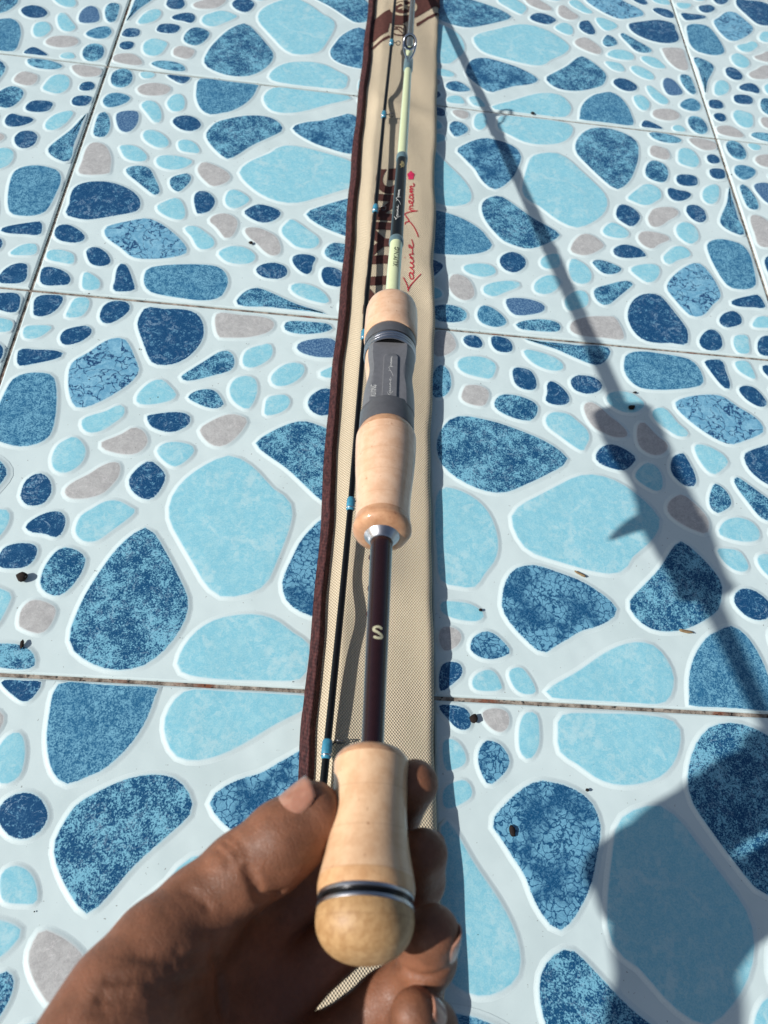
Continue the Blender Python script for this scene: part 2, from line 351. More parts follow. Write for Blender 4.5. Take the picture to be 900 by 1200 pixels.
def hbag(x, y):
    x = np.asarray(x, float); y = np.asarray(y, float)
    dl, dr = x-xl(y), xr(y)-x
    top = .0098+.0006*np.sin(y*17+.5)+.0005*np.sin(y*41+x*60)+.0004*np.sin(x*170+y*23)
    top = top-.0042*smooth01((y-.285-(x+.025)*.5)/.05)                                     # fold across the far part
    top = top+g2(x, y, -.012, .27, .03, .012, .0028, -.35)+g2(x, y, -.048, .27, .03, .016, .0022, .35)
    top = top+g2(x, y, -.004, .05, .012, .02, .0018, .5)-g2(x, y, -.006, .016, .012, .012, .0022, .5)+g2(x, y, -.004, .13, .01, .03, .001)
    top = top-g2(x, y, -.038, -.255, .02, .016, .0028, .6)+g2(x, y, -.036, -.225, .02, .012, .0012, .6)+g2(x, y, -.0, -.27, .012, .02, .001)
    top = top+g2(x, y, -.05, -.03, .006, .05, .0012, .12)
    top = top+.0030*smooth01((-y-.31)/.10)
    hl = .0028+(top-.0028)*smooth01((dl-.0075)/.013)
    q = np.clip(dr/.0052, 0, 1); return hl*(.55+.45*np.sqrt(np.clip(1-(1-q)**2, 0, 1)))
def mat_canvas():
    n = NT('beige_canvas'); v = n.coord('Object')
    sep = n.node('ShaderNodeSeparateXYZ', {0: v})
    wv = n.math('MULTIPLY', n.math('SINE', n.math('MULTIPLY', n.math('ADD', sep.outputs[0], n.math('MULTIPLY', sep.outputs[1], .05)), 2*math.pi/.00165)),
                n.math('SINE', n.math('MULTIPLY', sep.outputs[1], 2*math.pi/.0021)))
    c = n.mix(n.ramp(wv, -.55, .6), lin(164, 147, 120), lin(220, 205, 178))
    c = n.mix(n.ramp(n.noise(v, 9, 4, .6), .4, .7, 0, .3), c, lin(196, 178, 148))
    c = n.mix(n.ramp(n.noise(v, 1500, 2), .35, .65, 0, .2), c, lin(232, 220, 196))
    nb = n.bump(n.noise(v, 30, 3, .5), .0022, .5)
    return n.fin(c, .82, normal=n.bump(wv, .0003, .8, nb), spec=.25)
def mat_binding():
    n = NT('maroon_binding'); v = n.coord('Object', (1, 1, 1))
    f = n.noise(n.coord('Object', (1, .35, 1)), 700, 4, .6)
    c = n.mix(n.ramp(f, .35, .7), lin(44, 20, 22), lin(84, 46, 44))
    sep = n.node('ShaderNodeSeparateXYZ', {0: v})
    rib = n.math('SINE', n.math('MULTIPLY', n.math('ADD', sep.outputs[1], n.math('MULTIPLY', sep.outputs[0], .6)), 2*math.pi/.0024))
    return n.fin(c, .75, normal=n.bump(rib, .0002, .3, n.bump(f, .0006, .8)), spec=.3)
bag = empty('rod_bag', (0, 0, 0))
tag(bag, 'beige canvas rod bag with maroon edge binding lying flat on the tiles', 'bag')
ys = np.linspace(-.62, .78, 560); ts = np.r_[np.linspace(0, .86, 44, endpoint=False), np.linspace(.86, .985, 14, endpoint=False), np.linspace(.985, 1, 5)]
V, Fc = [], []
for y in ys:
    a, b = float(xl(y))+.004, float(xr(y))
    X = a+(b-a)*ts; Z = hbag(X, np.full_like(X, y)); V += [(x, y, max(z, .0003)) for x, z in zip(X, Z)]
    ze = Z[-1]; V += [(b-.0004, y, ze*.72), (b-.0018, y, ze*.4), (b-.0042, y, ze*.12), (b-.0075, y, .0002)]
n_ = len(ts)+4
for i in range(len(ys)-1):
    for j in range(n_-1): Fc.append((i*n_+j, i*n_+j+1, (i+1)*n_+j+1, (i+1)*n_+j))
canvas = mesh('canvas', V, Fc, mat_canvas(), bag)
V, Fc = [], []; K = 12
for i, y in enumerate(ys):
    a = float(xl(y)); wob = .0002*math.sin(y*160)+.0005*math.sin(y*37+1)
    w = .0089+wob
    for k in range(K):
        u = k/(K-1); z = .0035*math.sin(math.pi*min(u*1.25, .5 if u < .4 else u*.62+.252))**.6 if 0 < u < 1 else .0
        z = (.0046*(math.sin(math.pi*u)**.55)+.0009*math.exp(-((u-.55)/.16)**2)-.0012*math.exp(-((u-.76)/.045)**2)) if 0 < u < 1 else 0.0
        V.append((a+w*u, y, max(z, 0)+(.0012 if u > .5 else .0003)))
for i in range(len(ys)-1):
    for k in range(K-1): Fc.append((i*K+k, i*K+k+1, (i+1)*K+k+1, (i+1)*K+k))
tag(mesh('binding', V, Fc, mat_binding(), bag), 'maroon sewn binding along one long edge')

# ---- printing on the bag
def mat_plain(name, col, rough=.6, metal=0, spec=.4, coat=0, nz=.12, bumpd=0):
    n = NT(name); v = n.coord('Object')
    d = tuple(c*(1-nz*2.2) for c in col[:3])+(1,)
    f = n.noise(v, 350, 4, .6); c = n.mix(n.ramp(f, .35, .65), d, col)
    return n.fin(c, rough, metal, spec=spec, coat=coat, coat_rough=.15, normal=n.bump(f, bumpd, .5) if bumpd else None)
brown_print = mat_plain('brown_print', lin(92, 58, 52), .8, spec=.2)
red_print = mat_plain('red_print', lin(184, 52, 66), .7, spec=.2)
pink_print = mat_plain('pink_print', lin(206, 52, 92), .7, spec=.2)
LIFT = .00045
def drape_mesh(name, me, parent, mat, lift=LIFT):
    bm = bmesh.new(); bm.from_mesh(me); bmesh.ops.triangulate(bm, faces=bm.faces[:])
    for _ in range(5):
        es = [e for e in bm.edges if e.calc_length() > .004]
        if not es: break
        bmesh.ops.subdivide_edges(bm, edges=es, cuts=1); bmesh.ops.triangulate(bm, faces=[f for f in bm.faces if len(f.verts) > 3])
    for v in bm.verts: v.co.z = float(hbag(v.co.x, v.co.y))+lift
    for f in bm.faces:
        f.normal_update()
        if f.normal.z < 0: f.normal_flip()
    bm.to_mesh(me); bm.free(); me.update()
    return link(name, me, mat, parent)
def text_mesh(body, bold=0.0):
    cu = bpy.data.curves.new('lettering', 'FONT'); cu.body = body; cu.size = 1; cu.offset = bold; cu.resolution_u = 4
    o = bpy.data.objects.new('tmp', cu); COL.objects.link(o)
    dg = bpy.context.evaluated_depsgraph_get(); me = bpy.data.meshes.new_from_object(o.evaluated_get(dg))
    bpy.data.objects.remove(o); bpy.data.curves.remove(cu)
    co = np.array([v.co[:] for v in me.vertices]); lo, hi = co.min(0), co.max(0)
    for v in me.vertices: v.co.x = (v.co.x-lo[0])/(hi[0]-lo[0]); v.co.y = (v.co.y-lo[1])/(hi[1]-lo[1])
    return me
def quad_map(me, p00, p10, p01, p11):
    for v in me.vertices:
        u, w = v.co.x, v.co.y; p = (1-u)*(1-w)*p00+u*(1-w)*p10+(1-u)*w*p01+u*w*p11; v.co = Vector(p)
    return me
BZ = .0098
q = [onz(x, y, BZ) for x, y in ((463, 368), (474, 197), (424, 368), (441.5, 197))]
wm = quad_map(text_mesh('KUYING', .052), q[0], q[1], q[2], q[3])
tag(drape_mesh('lettering', wm, bag, brown_print), 'large brown capital letters printed along the bag')
def ribbon_pts(path, w):
    """flat ribbon along a list of (x,y): returns mesh"""
    P = np.array(path, float); P = P if len(P) > 3 else np.array([P[0]+(P[-1]-P[0])*t for t in np.linspace(0, 1, 4)]) if len(P) == 2 else P
    dn = np.gradient(P, axis=0); dn /= np.linalg.norm(dn, axis=1)[:, None]+1e-12; nn = np.stack([-dn[:, 1], dn[:, 0]], 1)
    wv = np.full(len(P), w); wv[0] *= .5; wv[-1] *= .4
    return P-nn*wv[:, None]/2, P+nn*wv[:, None]/2
def open_spline(P, per=5):
    P = np.array(P, float); Q = np.vstack([2*P[0]-P[1], P, 2*P[-1]-P[-2]]); out = []
    for i in range(1, len(Q)-2):
        p0, p1, p2, p3 = Q[i-1:i+3]
        for k in range(per):
            t = k/per; out.append(.5*((2*p1)+(-p0+p2)*t+(2*p0-5*p1+4*p2-p3)*t*t+(-p0+3*p1-3*p2+p3)*t**3))
    out.append(P[-1]); return np.array(out)
def strokes_mesh(name, strokes, w, fmap):
    V, Fc = [], []
    for st in strokes:
        P = open_spline(st) if len(st) > 2 else np.array([np.array(st[0])+(np.array(st[1])-np.array(st[0]))*t for t in np.linspace(0, 1, 4)])
        L, R = ribbon_pts(P, w); b = len(V)
        for l, r in zip(L, R): V.append(fmap(*l)); V.append(fmap(*r))
        for i in range(len(P)-1): Fc.append((b+2*i, b+2*i+1, b+2*i+3, b+2*i+2))
    me = bpy.data.meshes.new(name); me.from_pydata([tuple(map(float, v)) for v in V], [], Fc); me.update(); return me
# handwriting, in reading direction (X along the line, Y up), one unit = 1/6.66 photo pixel
SCRIPT = {
 'Ravine': [[(80, 82), (48, 62), (12, 46), (-25, 40)], [(92, -55), (62, -20), (20, 22), (-10, 40)],
            [(104, 12), (112, 28), (96, 34), (72, 26), (62, 12), (72, 2), (96, 8), (112, 28), (104, 6), (118, 0), (134, 14), (150, 30), (146, 8), (160, 2), (178, 18), (184, 30)],
            [(190, 30), (184, 8), (198, 2), (214, 14)], [(214, 14), (226, 30), (222, 4), (230, 18), (250, 32), (256, 24), (254, 4), (270, 10), (292, 8)],
            [(292, 8), (322, 24), (332, 36), (312, 34), (306, 14), (322, 2), (352, 8), (376, 16)], [(226, 66), (229, 72)]],
 'Stream': [[(390, -38), (430, -24), (480, 2), (516, 34), (510, 62), (494, 66)], [(516, 30), (545, 48), (580, 72)],
            [(580, 72), (592, 30), (596, -34)], [(618, 40), (600, 8), (598, -14)],
            [(612, 2), (626, 30), (640, 22), (636, 8), (650, 8)], [(650, 8), (676, 22), (680, 36), (662, 30), (660, 10), (676, 2), (696, 10)],
            [(722, 28), (704, 32), (694, 14), (706, 2), (722, 16), (728, 28), (724, 4), (736, 6)], [(736, 6), (752, 30), (750, 4), (766, 28), (772, 22), (768, 2), (786, 26), (794, 20), (790, 0), (808, -4), (816, 6)]]}
def script_map(X, Y):
    cy, cx = 1120-X, 495-Y; px, py = 410+cx/6.66, 170+cy/6.66
    p = onz(px, py, BZ); return (p[0], p[1], 0)
def script_world(X, Y): return script_map(X, Y)
for wd in ('Ravine', 'Stream'):
    me = strokes_mesh('lettering', SCRIPT[wd], 8.2, script_world)
    drape_mesh('lettering', me, bag, red_print)
for ex, ey in ((433, 655), (432, 690), (431, 718)):
    P = [onz(ex+1.6*math.cos(a), ey+3.2*math.sin(a), BZ) for a in np.linspace(0, 2*math.pi, 12, endpoint=False)]
    me = bpy.data.meshes.new('dark_stitch'); me.from_pydata([(p[0], p[1], 0) for p in P], [], [tuple(range(12))]); me.update(); drape_mesh('dark_stitch', me, bag, brown_print)
# small rosette after the handwriting
P = []
for i in range(20):
    a = 2*math.pi*i/20; rr = 31*(1+.14*math.cos(5*a)); P.append(script_map(877+rr*1.05*math.cos(a), 20+rr*.85*math.sin(a)))
me = bpy.data.meshes.new('rosette'); me.from_pydata([tuple(p) for p in P], [], [tuple(range(20))]); me.update()
drape_mesh('rosette', me, bag, pink_print)
# emblem at the far end: brown chevron band, thin band below, round crest, slanted S badge
def img_poly(name, pts, mat, lift=LIFT, z=.0075):
    P = [onz(x, y, z) for x, y in pts]; me = bpy.data.meshes.new(name)
    me.from_pydata([(p[0], p[1], 0) for p in P], [], [tuple(range(len(P)))]); me.update(); return drape_mesh(name, me, bag, mat, lift)
E = lambda x, y: (420+x/8.18, y/8.18)
beige_print = mat_plain('beige_print', lin(206, 188, 158), .8, spec=.2)
img_poly('printed_band', [E(155, 150), E(305, 70), E(330, 20), E(380, -60), E(790, -170), E(785, 50), E(720, 62), E(520, 170), E(430, 215), E(300, 212), E(282, 300), E(135, 372)], brown_print)
img_poly('printed_stripe', [E(128, 418), E(300, 330), E(302, 352), E(126, 446)], brown_print)
img_poly('printed_stripe', [E(556, 212), E(660, 150), E(780, 104), E(780, 132), E(668, 172), E(560, 244)], brown_print)
def ring_poly(cx, cy, rx, ry, w, name, mat, lift):
    V, Fc = [], []
    for i in range(40):
        a = 2*math.pi*i/40
        for s in (1, 1-w): p = onz(*E(cx+rx*s*math.cos(a), cy+ry*s*math.sin(a)), .0075); V.append((p[0], p[1], 0))
    for i in range(40): j = (i+1) % 40; Fc.append((2*i, 2*i+1, 2*j+1, 2*j))
    me = bpy.data.meshes.new(name); me.from_pydata(V, [], Fc); me.update(); return drape_mesh(name, me, bag, mat, lift)
ring_poly(432, 62, 132, 80, .24, 'crest_ring', beige_print, LIFT*2)
def emap(x, y): p = onz(*E(x, y), .0075); return (p[0], p[1], 0)
me = strokes_mesh('crest_mark', [[(360, 40), (410, 20), (450, 52), (500, 40)], [(430, 5), (440, 60), (425, 90)], [(380, 75), (430, 62), (480, 80)]], 16, emap)
drape_mesh('crest_mark', me, bag, beige_print, LIFT*2)
me = strokes_mesh('badge_mark', [[(322, 250), (335, 225), (400, 222), (448, 240), (452, 310), (430, 328), (360, 322), (330, 300), (322, 250)],
      [(345, 248), (400, 250), (440, 285)], [(335, 270), (380, 268), (425, 312)]], 13, emap)
drape_mesh('badge_mark', me, bag, brown_print)
me = strokes_mesh('small_lettering', [[(508, 205), (508, 225)], [(500, 232), (518, 232), (518, 245), (500, 245)], [(500, 255), (518, 255)], [(509, 255), (509, 268)], [(500, 278), (518, 290)], [(500, 300), (518, 300)]], 6, emap)
drape_mesh('small_lettering', me, bag, brown_print)

# ------------------------------------------------------------------ the fishing rod held above the bag
RA = at(427, 1090, .2436); _G = at(478, 75, .7173)
_lo, _hi = 0.0, 1.0
for _ in range(60):
    _m = (_lo+_hi)/2
    if proj(RA+(_G-RA)*_m)[1] > 345: _lo = _m
    else: _hi = _m
_d = -(RM.T @ (RA+(_G-RA)*_lo-CAM_LOC))[2]
RD = at(460, 345, _d)-RA; RD /= np.linalg.norm(RD)
def rodpt(s):
    p = RA+RD*s
    e = max(0.0, s-.33); p = p+np.array([.0135*e*min(1, e/.06), 0, -.004*e*e]); return p
def s_of_y(y):
    lo, hi = -.05, 1.2
    for _ in range(50):
        m = (lo+hi)/2
        if proj(rodpt(m))[1] > y: lo = m
        else: hi = m
    return lo
def rod_frame(s):
    d = rodpt(s+.001)-rodpt(s-.001); d /= np.linalg.norm(d)
    v = CAM_LOC-rodpt(.24); v = v-d*(v@d); v /= np.linalg.norm(v)      # up side of the rod (reel side)
    return rodpt(s), d, np.cross(d, v), v                              # point, along, right, up
def lathe(name, prof, mat, parent, seg=48, caps=(True, True), clip=None):
    V, Fc = [], []
    for s, r in prof:
        p, d, x, u = rod_frame(s)
        for i in range(seg):
            a = 2*math.pi*i/seg; V.append(p+x*(r*math.cos(a))+u*min(r*math.sin(a), clip or 1))
    for k in range(len(prof)-1):
        for i in range(seg): j = (i+1) % seg; Fc.append((k*seg+i, k*seg+j, (k+1)*seg+j, (k+1)*seg+i))
    if caps[0]: Fc.append(tuple(range(seg))[::-1])
    if caps[1]: Fc.append(tuple((len(prof)-1)*seg+i for i in range(seg)))
    o = mesh(name, V, Fc, mat, parent); return sharp(o, 40)
def mat_cork(name, a, b, c, scale=1.0, gloss=.5):
    n = NT(name); v = n.coord('Object')
    f = n.noise(v, 160*scale, 5, .65); g = n.noise(v, 900, 3, .6)
    col = n.mix(n.ramp(f, .35, .68), a, b)
    st = n.noise(n.coord('Object', (1, .22, 1)), 240*scale, 4, .6)
    col = n.mix(n.ramp(st, .55, .75, 0, .45), col, b)
    col = n.mix(n.ramp(n.noise(n.coord('Object', (1, .6, 1)), 380*scale, 3, .6), .67, .75, 0, .7), col, c)
    sep = n.node('ShaderNodeSeparateXYZ', {0: v})
    rings = n.math('SINE', n.math('MULTIPLY', sep.outputs[1], 2*math.pi/.0128))
    col = n.mix(n.ramp(rings, .985, 1, 0, .16), col, c)
    return n.fin(col, .48, normal=n.bump(f, .0003, .35, n.bump(g, .00012, .4)), spec=.4, coat=gloss, coat_rough=.12)
cork = mat_cork('pale_cork', lin(230, 191, 158), lin(217, 173, 138), lin(168, 114, 80))
cork_band = mat_cork('tan_cork', lin(206, 157, 118), lin(186, 135, 98), lin(130, 84, 56), 1.5)
cork_warm = mat_cork('warm_cork', lin(228, 189, 150), lin(212, 168, 128), lin(150, 100, 66), 1.0, .4)
cork_butt = mat_cork('butt_tan_cork', lin(216, 172, 126), lin(198, 150, 104), lin(140, 92, 58), 1.4, .4)
cork_knob = mat_cork('composite_cork', lin(192, 154, 108), lin(168, 128, 84), lin(116, 78, 48), 2.6, 0.0)
silver = mat_plain('brushed_silver', lin(196, 196, 200), .32, 1.0, nz=.05)
chrome = mat_plain('chrome', lin(215, 215, 220), .12, 1.0, nz=.02)
black_gloss = mat_plain('black_gloss', lin(10, 10, 11), .3, 0, .3, coat=.15, nz=.05)
mouth_shade = mat_plain('painted_recess_shade', lin(6, 6, 7), .7, 0, .2, nz=.05)
grey_seat = mat_plain('grey_anodised', lin(124, 124, 127), .42, .3, .5, nz=.05, bumpd=.00003)
dark_seat = mat_plain('dark_grey_anodised', lin(100, 100, 103), .4, .3, .5, nz=.05, bumpd=.00003)
maroon_blank = mat_plain('maroon_lacquer', lin(40, 19, 20), .22, 0, .4, coat=.5, nz=.06)
pale_blank = mat_plain('pale_green_lacquer', lin(216, 224, 176), .26, 0, .5, coat=.6, nz=.02)
teal_wrap = mat_plain('teal_thread', lin(60, 140, 168), .4, 0, .5, coat=.5, nz=.12)
greyteal_wrap = mat_plain('grey_teal_thread', lin(96, 122, 128), .35, 0, .5, coat=.6, nz=.1)
darkgrey_blank = mat_plain('graphite_lacquer', lin(66, 66, 72), .24, 0, .5, coat=.6, nz=.05)
gold_print = mat_plain('gold_print', lin(204, 184, 128), .35, .6, nz=.05)
white_print = mat_plain('white_print', lin(222, 222, 216), .5, nz=.03)
ivory_print = mat_plain('ivory_print', lin(186, 182, 152), .45, nz=.03)
ink_print = mat_plain('black_print', lin(30, 34, 24), .5, nz=.03)

rod = empty('fishing_rod', tuple(RA))
tag(rod, 'fishing rod with cork split grip and maroon blank held up by the hand', 'fishing rod')
bpy.context.view_layer.update()
RINV = Matrix.Translation(-Vector(RA))
def rodpart(o): o.data.transform(RINV); return o
sx = s_of_y
def depth_of(s): return -(RM.T @ (rodpt(s)-CAM_LOC))[2]
def sc(y, r):
    """station whose top line (radius r, reel side) shows at photo row y"""
    lo, hi = -.08, 1.2
    for _ in range(45):
        m = (lo+hi)/2; p, d, x, u = rod_frame(m)
        if proj(p+u*r)[1] > y: lo = m
        else: hi = m
    return lo
def rp(y, px): return px/2*depth_of(sx(y))/F_PX
def profile(rows, a, b, n):
    S = np.array([sx(y) for y, w in rows]); R = np.array([rp(y, w) for y, w in rows]); o = np.argsort(S)
    ss = np.linspace(a, b, n); rr_ = np.interp(ss, S[o], R[o])
    for _ in range(3): rr_[1:-1] = .5*rr_[1:-1]+.25*(rr_[2:]+rr_[:-2])
    return list(zip(ss, rr_))
RK = rp(1085, 117); kc = sx(1077); k1 = sc(1049, RK); k2 = sc(1031, RK)
dome = [(kc-.82*RK*math.cos(a)**.92, RK*math.sin(a)**.86) for a in np.linspace(.02, math.pi/2, 18)]
rodpart(lathe('butt_knob', dome+([(k1, RK*.985)] if k1 > kc else []), cork_knob, rod))
kd = k2-k1
rodpart(lathe('collar_ring', [(k1, RK*.93), (k1+.02*kd, RK*.99), (k1+.15*kd, RK*1.0), (k1+.27*kd, RK*.99), (k1+.29*kd, RK*.9)], silver, rod))
rodpart(lathe('collar_groove', [(k1+.28*kd, RK*.915), (k1+.72*kd, RK*.915)], black_gloss, rod))
rodpart(lathe('collar_ring', [(k1+.70*kd, RK*.9), (k1+.72*kd, RK*.985), (k1+.86*kd, RK*.99), (k1+.99*kd, RK*.98), (k2, RK*.92)], silver, rod))
BG = [(1045, 117), (1030, 113), (1011, 103), (985, 93), (955, 87), (925, 86), (900, 88), (885, 90)]
e1 = sc(868, RK*.62); g1 = k2+.0045; g2_ = e1-.0045
pf = profile(BG, k2, g2_, 20)
rodpart(lathe('butt_grip_base', [(k2, pf[0][1]*.97)]+pf[1:3], cork_butt, rod, caps=(True, False)))
rodpart(lathe('butt_grip', pf[2:], cork_warm, rod, caps=(False, False)))
re_ = pf[-1][1]
rodpart(lathe('butt_grip_end', [(g2_, re_), (e1-.0028, re_*.97), (e1-.0013, re_*.88), (e1-.0003, re_*.72), (e1, re_*.4)], cork_band, rod, caps=(False, True)))
rb0, rb1 = rp(860, 26), rp(660, 26.5)
c0 = sc(627, rb1*1.06); rc = rp(632, 42); c1 = sc(615, rc)
rodpart(lathe('split_blank', [(e1-.001, rb0), (e1+.25*(c0-e1), rb0+.25*(rb1-rb0)), (e1+.6*(c0-e1), rb0+.6*(rb1-rb0)), (c0+.002, rb1)], maroon_blank, rod))
rodpart(lathe('winding_check', [(c0, rb1*1.03), (c0+.0003, rb1*1.14), (c0+.5*(c1-c0), .5*(rb1+rc)), (c1, rc), (c1+.0015, rc)], silver, rod, caps=(False, True)))
rf = rp(614, 69); rn = rp(592, 63); f2 = sc(595, rn)
f2 = c1+.0085
rodpart(lathe('flared_grip_ring', [(c1, rc*.98), (c1+.0004, rc*1.25), (c1+.0014, rf*.92), (c1+.0032, rf), (c1+.0052, rf*.99), (c1+.0070, rf*.955), (f2, rn*1.01)], cork_band, rod, caps=(True, False)))
RG = [(600, 63.5), (590, 63), (575, 65), (555, 69), (530, 71), (515, 70.5), (500, 68.5), (480, 65)]
rg = rp(490, 64); g3 = sc(492, rg); g4 = sc(484, rg); g5 = sc(462, rg)
rodpart(lathe('rear_grip', [(f2, rn*1.01)]+profile(RG, f2+.001, g3, 18)[1:], cork, rod, caps=(False, False)))
re2 = profile(RG, f2+.001, g3, 18)[-1][1]
rodpart(lathe('rear_grip_band', [(g3, re2), (g3+.4*(g4-g3), re2*.985), (g4+.0006, rg*.96)], cork_band, rod, caps=(False, True)))
rodpart(lathe('rear_hood', [(g4, rg*.93), (g4+.0002, rg*.99), (g4+.001, rg), (g5-.0012, rg*.995), (g5-.0002, rg*.98), (g5, rg*.85)], dark_seat, rod))
rh = rp(410, 60.5); h1 = sc(395.5, rh); h2 = sc(386, rh); h3 = sc(375, rh); h4 = sc(336.5, rh*.92); p2 = sc(402, rh*.9)
q_ = lambda t: g5+(h1-g5)*t
FLAT = rh*.74
rodpart(lathe('seat_cork', [(q_(-.02), rg*.9), (q_(.1), rg*.92), (q_(.3), rg*.88), (q_(.48), rg*.84), (q_(.65), rg*.87), (q_(.85), rh*.93), (q_(1.05), rh*.93)], cork, rod, clip=FLAT-.0009))
# the metal seat plate: flattened partial shell with waisted sides
V, Fc = [], []; NS, NA = 36, 26; sA, sB = g5-.002, h1+.0030
FLAT = rh*.74
for inner in (0, 1):
    for i in range(NS):
        s = sA+(sB-sA)*i/(NS-1); q = (s-sA)/(sB-sA)
        waist = math.exp(-((q-.5)/.2)**2)
        a_l, a_r = rad(66-10*waist-10*q), rad(84-12*waist-6*q)
        p, d, x, u = rod_frame(s); R0 = rh*(.975-.05*waist)-(.0009 if inner else 0)
        for k in range(NA):
            a = -a_l+(a_l+a_r)*k/(NA-1); hx, hu = R0*math.sin(a), R0*math.cos(a)
            hu = min(hu, FLAT-(.0008 if inner else 0)); V.append(p+x*hx+u*hu)
for i in range(NS-1):
    for k in range(NA-1):
        b = i*NA+k; Fc.append((b, b+1, b+NA+1, b+NA)); c = NS*NA+b; Fc.append((c, c+NA, c+NA+1, c+1))
N1 = NS*NA
for i in range(NS-1):
    Fc.append((i*NA, (i+1)*NA, N1+(i+1)*NA, N1+i*NA)); j = NA-1; Fc.append((i*NA+j, N1+i*NA+j, N1+(i+1)*NA+j, (i+1)*NA+j))
for k in range(NA-1):
    Fc.append((k, N1+k, N1+k+1, k+1)); b = (NS-1)*NA+k; Fc.append((b, b+1, N1+b+1, N1+b))
plate = rodpart(sharp(mesh('seat_plate', V, Fc, grey_seat, rod), 30))
# raised pill-shaped panel on the plate
pw = .0036; px0 = .0006; pe = sc(411, rh*.9)-pw
out = [(px0+pw*math.cos(q), pe+pw*math.sin(q)) for q in np.linspace(0, math.pi, 13)]
out = [(px0+pw, g5-.001)]+out+[(px0-pw, g5-.001)]
V, Fc = [], []
for hgt, ins in ((FLAT-.0004, 0), (FLAT+.0009, 0), (FLAT+.0011, .0003)):
    for a, s in out:
        p, d, x, u = rod_frame(s-(ins if s > pe else 0)); V.append(p+x*(px0+(a-px0)*(1-ins/pw))+u*hgt)
n_ = len(out)
for r in range(2):
    for i in range(n_): j = (i+1) % n_; Fc.append((r*n_+i, r*n_+j, (r+1)*n_+j, (r+1)*n_+i))
Fc.append(tuple(2*n_+i for i in range(n_)))
rodpart(sharp(mesh('seat_panel', V, Fc, grey_seat, plate), 30))
# front hood: threaded ring; a black disc paints the shade inside its mouth
rodpart(lathe('hood_mouth_shade', [(h1+.0006, rh*.93), (h1+.0009, .002)], mouth_shade, rod, caps=(False, False)))
rodpart(lathe('hood_lip', [(h1+.0006, rh*.93), (h1, rh*.955), (h1+.0001, rh*.99), (h1+.0008, rh)], silver, rod, caps=(False, False)))
prof = []; st = (h2-h1-.0008)/3
for k in range(3): b = h1+.0008+k*st; prof += [(b, rh), (b+.4*st, rh*1.003), (b+.55*st, rh*.965), (b+.9*st, rh*.965)]
prof += [(h2, rh), (h2+.0004, rh*1.005), (h3-.0012, rh), (h3-.0003, rh*.98), (h3, rh*.93)]
rodpart(lathe('hood_thread', prof[:12]+[(h2+.0002, rh*.98)], silver, rod, caps=(False, False)))
rodpart(lathe('front_hood', prof[12:], dark_seat, rod, caps=(False, True)))
rq = rp(365, 60.5)
rodpart(lathe('fore_grip', [(h3-.0004, rq*.96), (h3+.0004, rq*.99), (h3+.2*(h4-h3), rq), (h3+.6*(h4-h3), rq), (h4-.006, rq*.985), (h4-.0032, rq*.95), (h4-.0013, rq*.86), (h4-.0003, rq*.7), (h4, rq*.35)], cork, rod))
rodpart(lathe('fore_winding_check', [(h4-.0004, .0050), (h4+.0004, .0050), (h4+.0016, .0044), (h4+.0018, .0039)], mat_plain('bronze_check', lin(120, 104, 78), .35, .8, nz=.05), rod))
y2s = s_of_y
y2s = lambda y: sc(y, .0037)
sA, sB, sC, sE = h4-.001, y2s(277), y2s(180), .98
rr = lambda s: .0041-.0016*(s-.34)/.62
def blank(name, a, b, mat, extra=0, n=12): return rodpart(lathe(name, [(s, rr(s)+extra) for s in np.linspace(a, b, n)], mat, rod, seg=32))
def wrap(name, a, b, mat, extra, parent=None):
    m = .12*(b-a); o = lathe(name, [(a, rr(a)+.0001), (a+m, rr(a)+extra), (b-m, rr(b)+extra), (b, rr(b)+.0001)], mat, parent or rod, seg=32); return rodpart(o)
blank('pale_blank', sA, sB, pale_blank)
blank('black_blank', sB-.002, sC+.002, black_gloss, .00012)
blank('pale_blank', sC, y2s(52), pale_blank, -.00004)
blank('graphite_blank', y2s(53), sE, darkgrey_blank, -.00002, 20)
wrap('thread_wrap', sB-.0035, sB+.0025, greyteal_wrap, .0006)
wrap('thread_wrap', sC-.004, sC+.004, greyteal_wrap, .0005)
wrap('thread_wrap', y2s(78), y2s(64), greyteal_wrap, .0009)
# stripping guide standing on the reel side
def tube(name, path, r, mat, parent, seg=10, closed=False):
    P = [np.array(p, float) for p in path]; n = len(P); V, Fc = [], []
    up = np.array([.3, .2, .93])
    for i in range(n):
        d = (P[(i+1) % n]-P[i-1]) if closed else (P[min(i+1, n-1)]-P[max(i-1, 0)]); d /= np.linalg.norm(d)+1e-12
        a = np.cross(d, up); a /= np.linalg.norm(a)+1e-12; b = np.cross(a, d); ri = r[i] if hasattr(r, '__len__') else r
        for k in range(seg): t = 2*math.pi*k/seg; V.append(P[i]+a*(ri*math.cos(t))+b*(ri*math.sin(t)))
    for i in range(n if closed else n-1):
        for k in range(seg): j = (k+1) % seg; i2 = (i+1) % n; Fc.append((i*seg+k, i*seg+j, i2*seg+j, i2*seg+k))
    if not closed: Fc += [tuple(range(seg))[::-1], tuple((n-1)*seg+k for k in range(seg))]
    return mesh(name, V, Fc, mat, parent)
tp, td, tx, tu = rod_frame(g4+.006)
trig = [tp-tu*rg*.8, tp-tu*(rg+.005)-td*.0005, tp-tu*(rg+.011)-td*.0015, tp-tu*(rg+.017)-td*.003, tp-tu*(rg+.023)-td*.005]
rodpart(tube('trigger', open_spline(trig, 4), list(.0065*(1-np.linspace(0, 1, 17))**.8+.0008), dark_seat, rod, 12))
sg = y2s(66)
p, d, x, u = rod_frame(sg); ringc = p+u*.0115+d*.012; tilt = d*.42+u*.9; tilt /= np.linalg.norm(tilt)
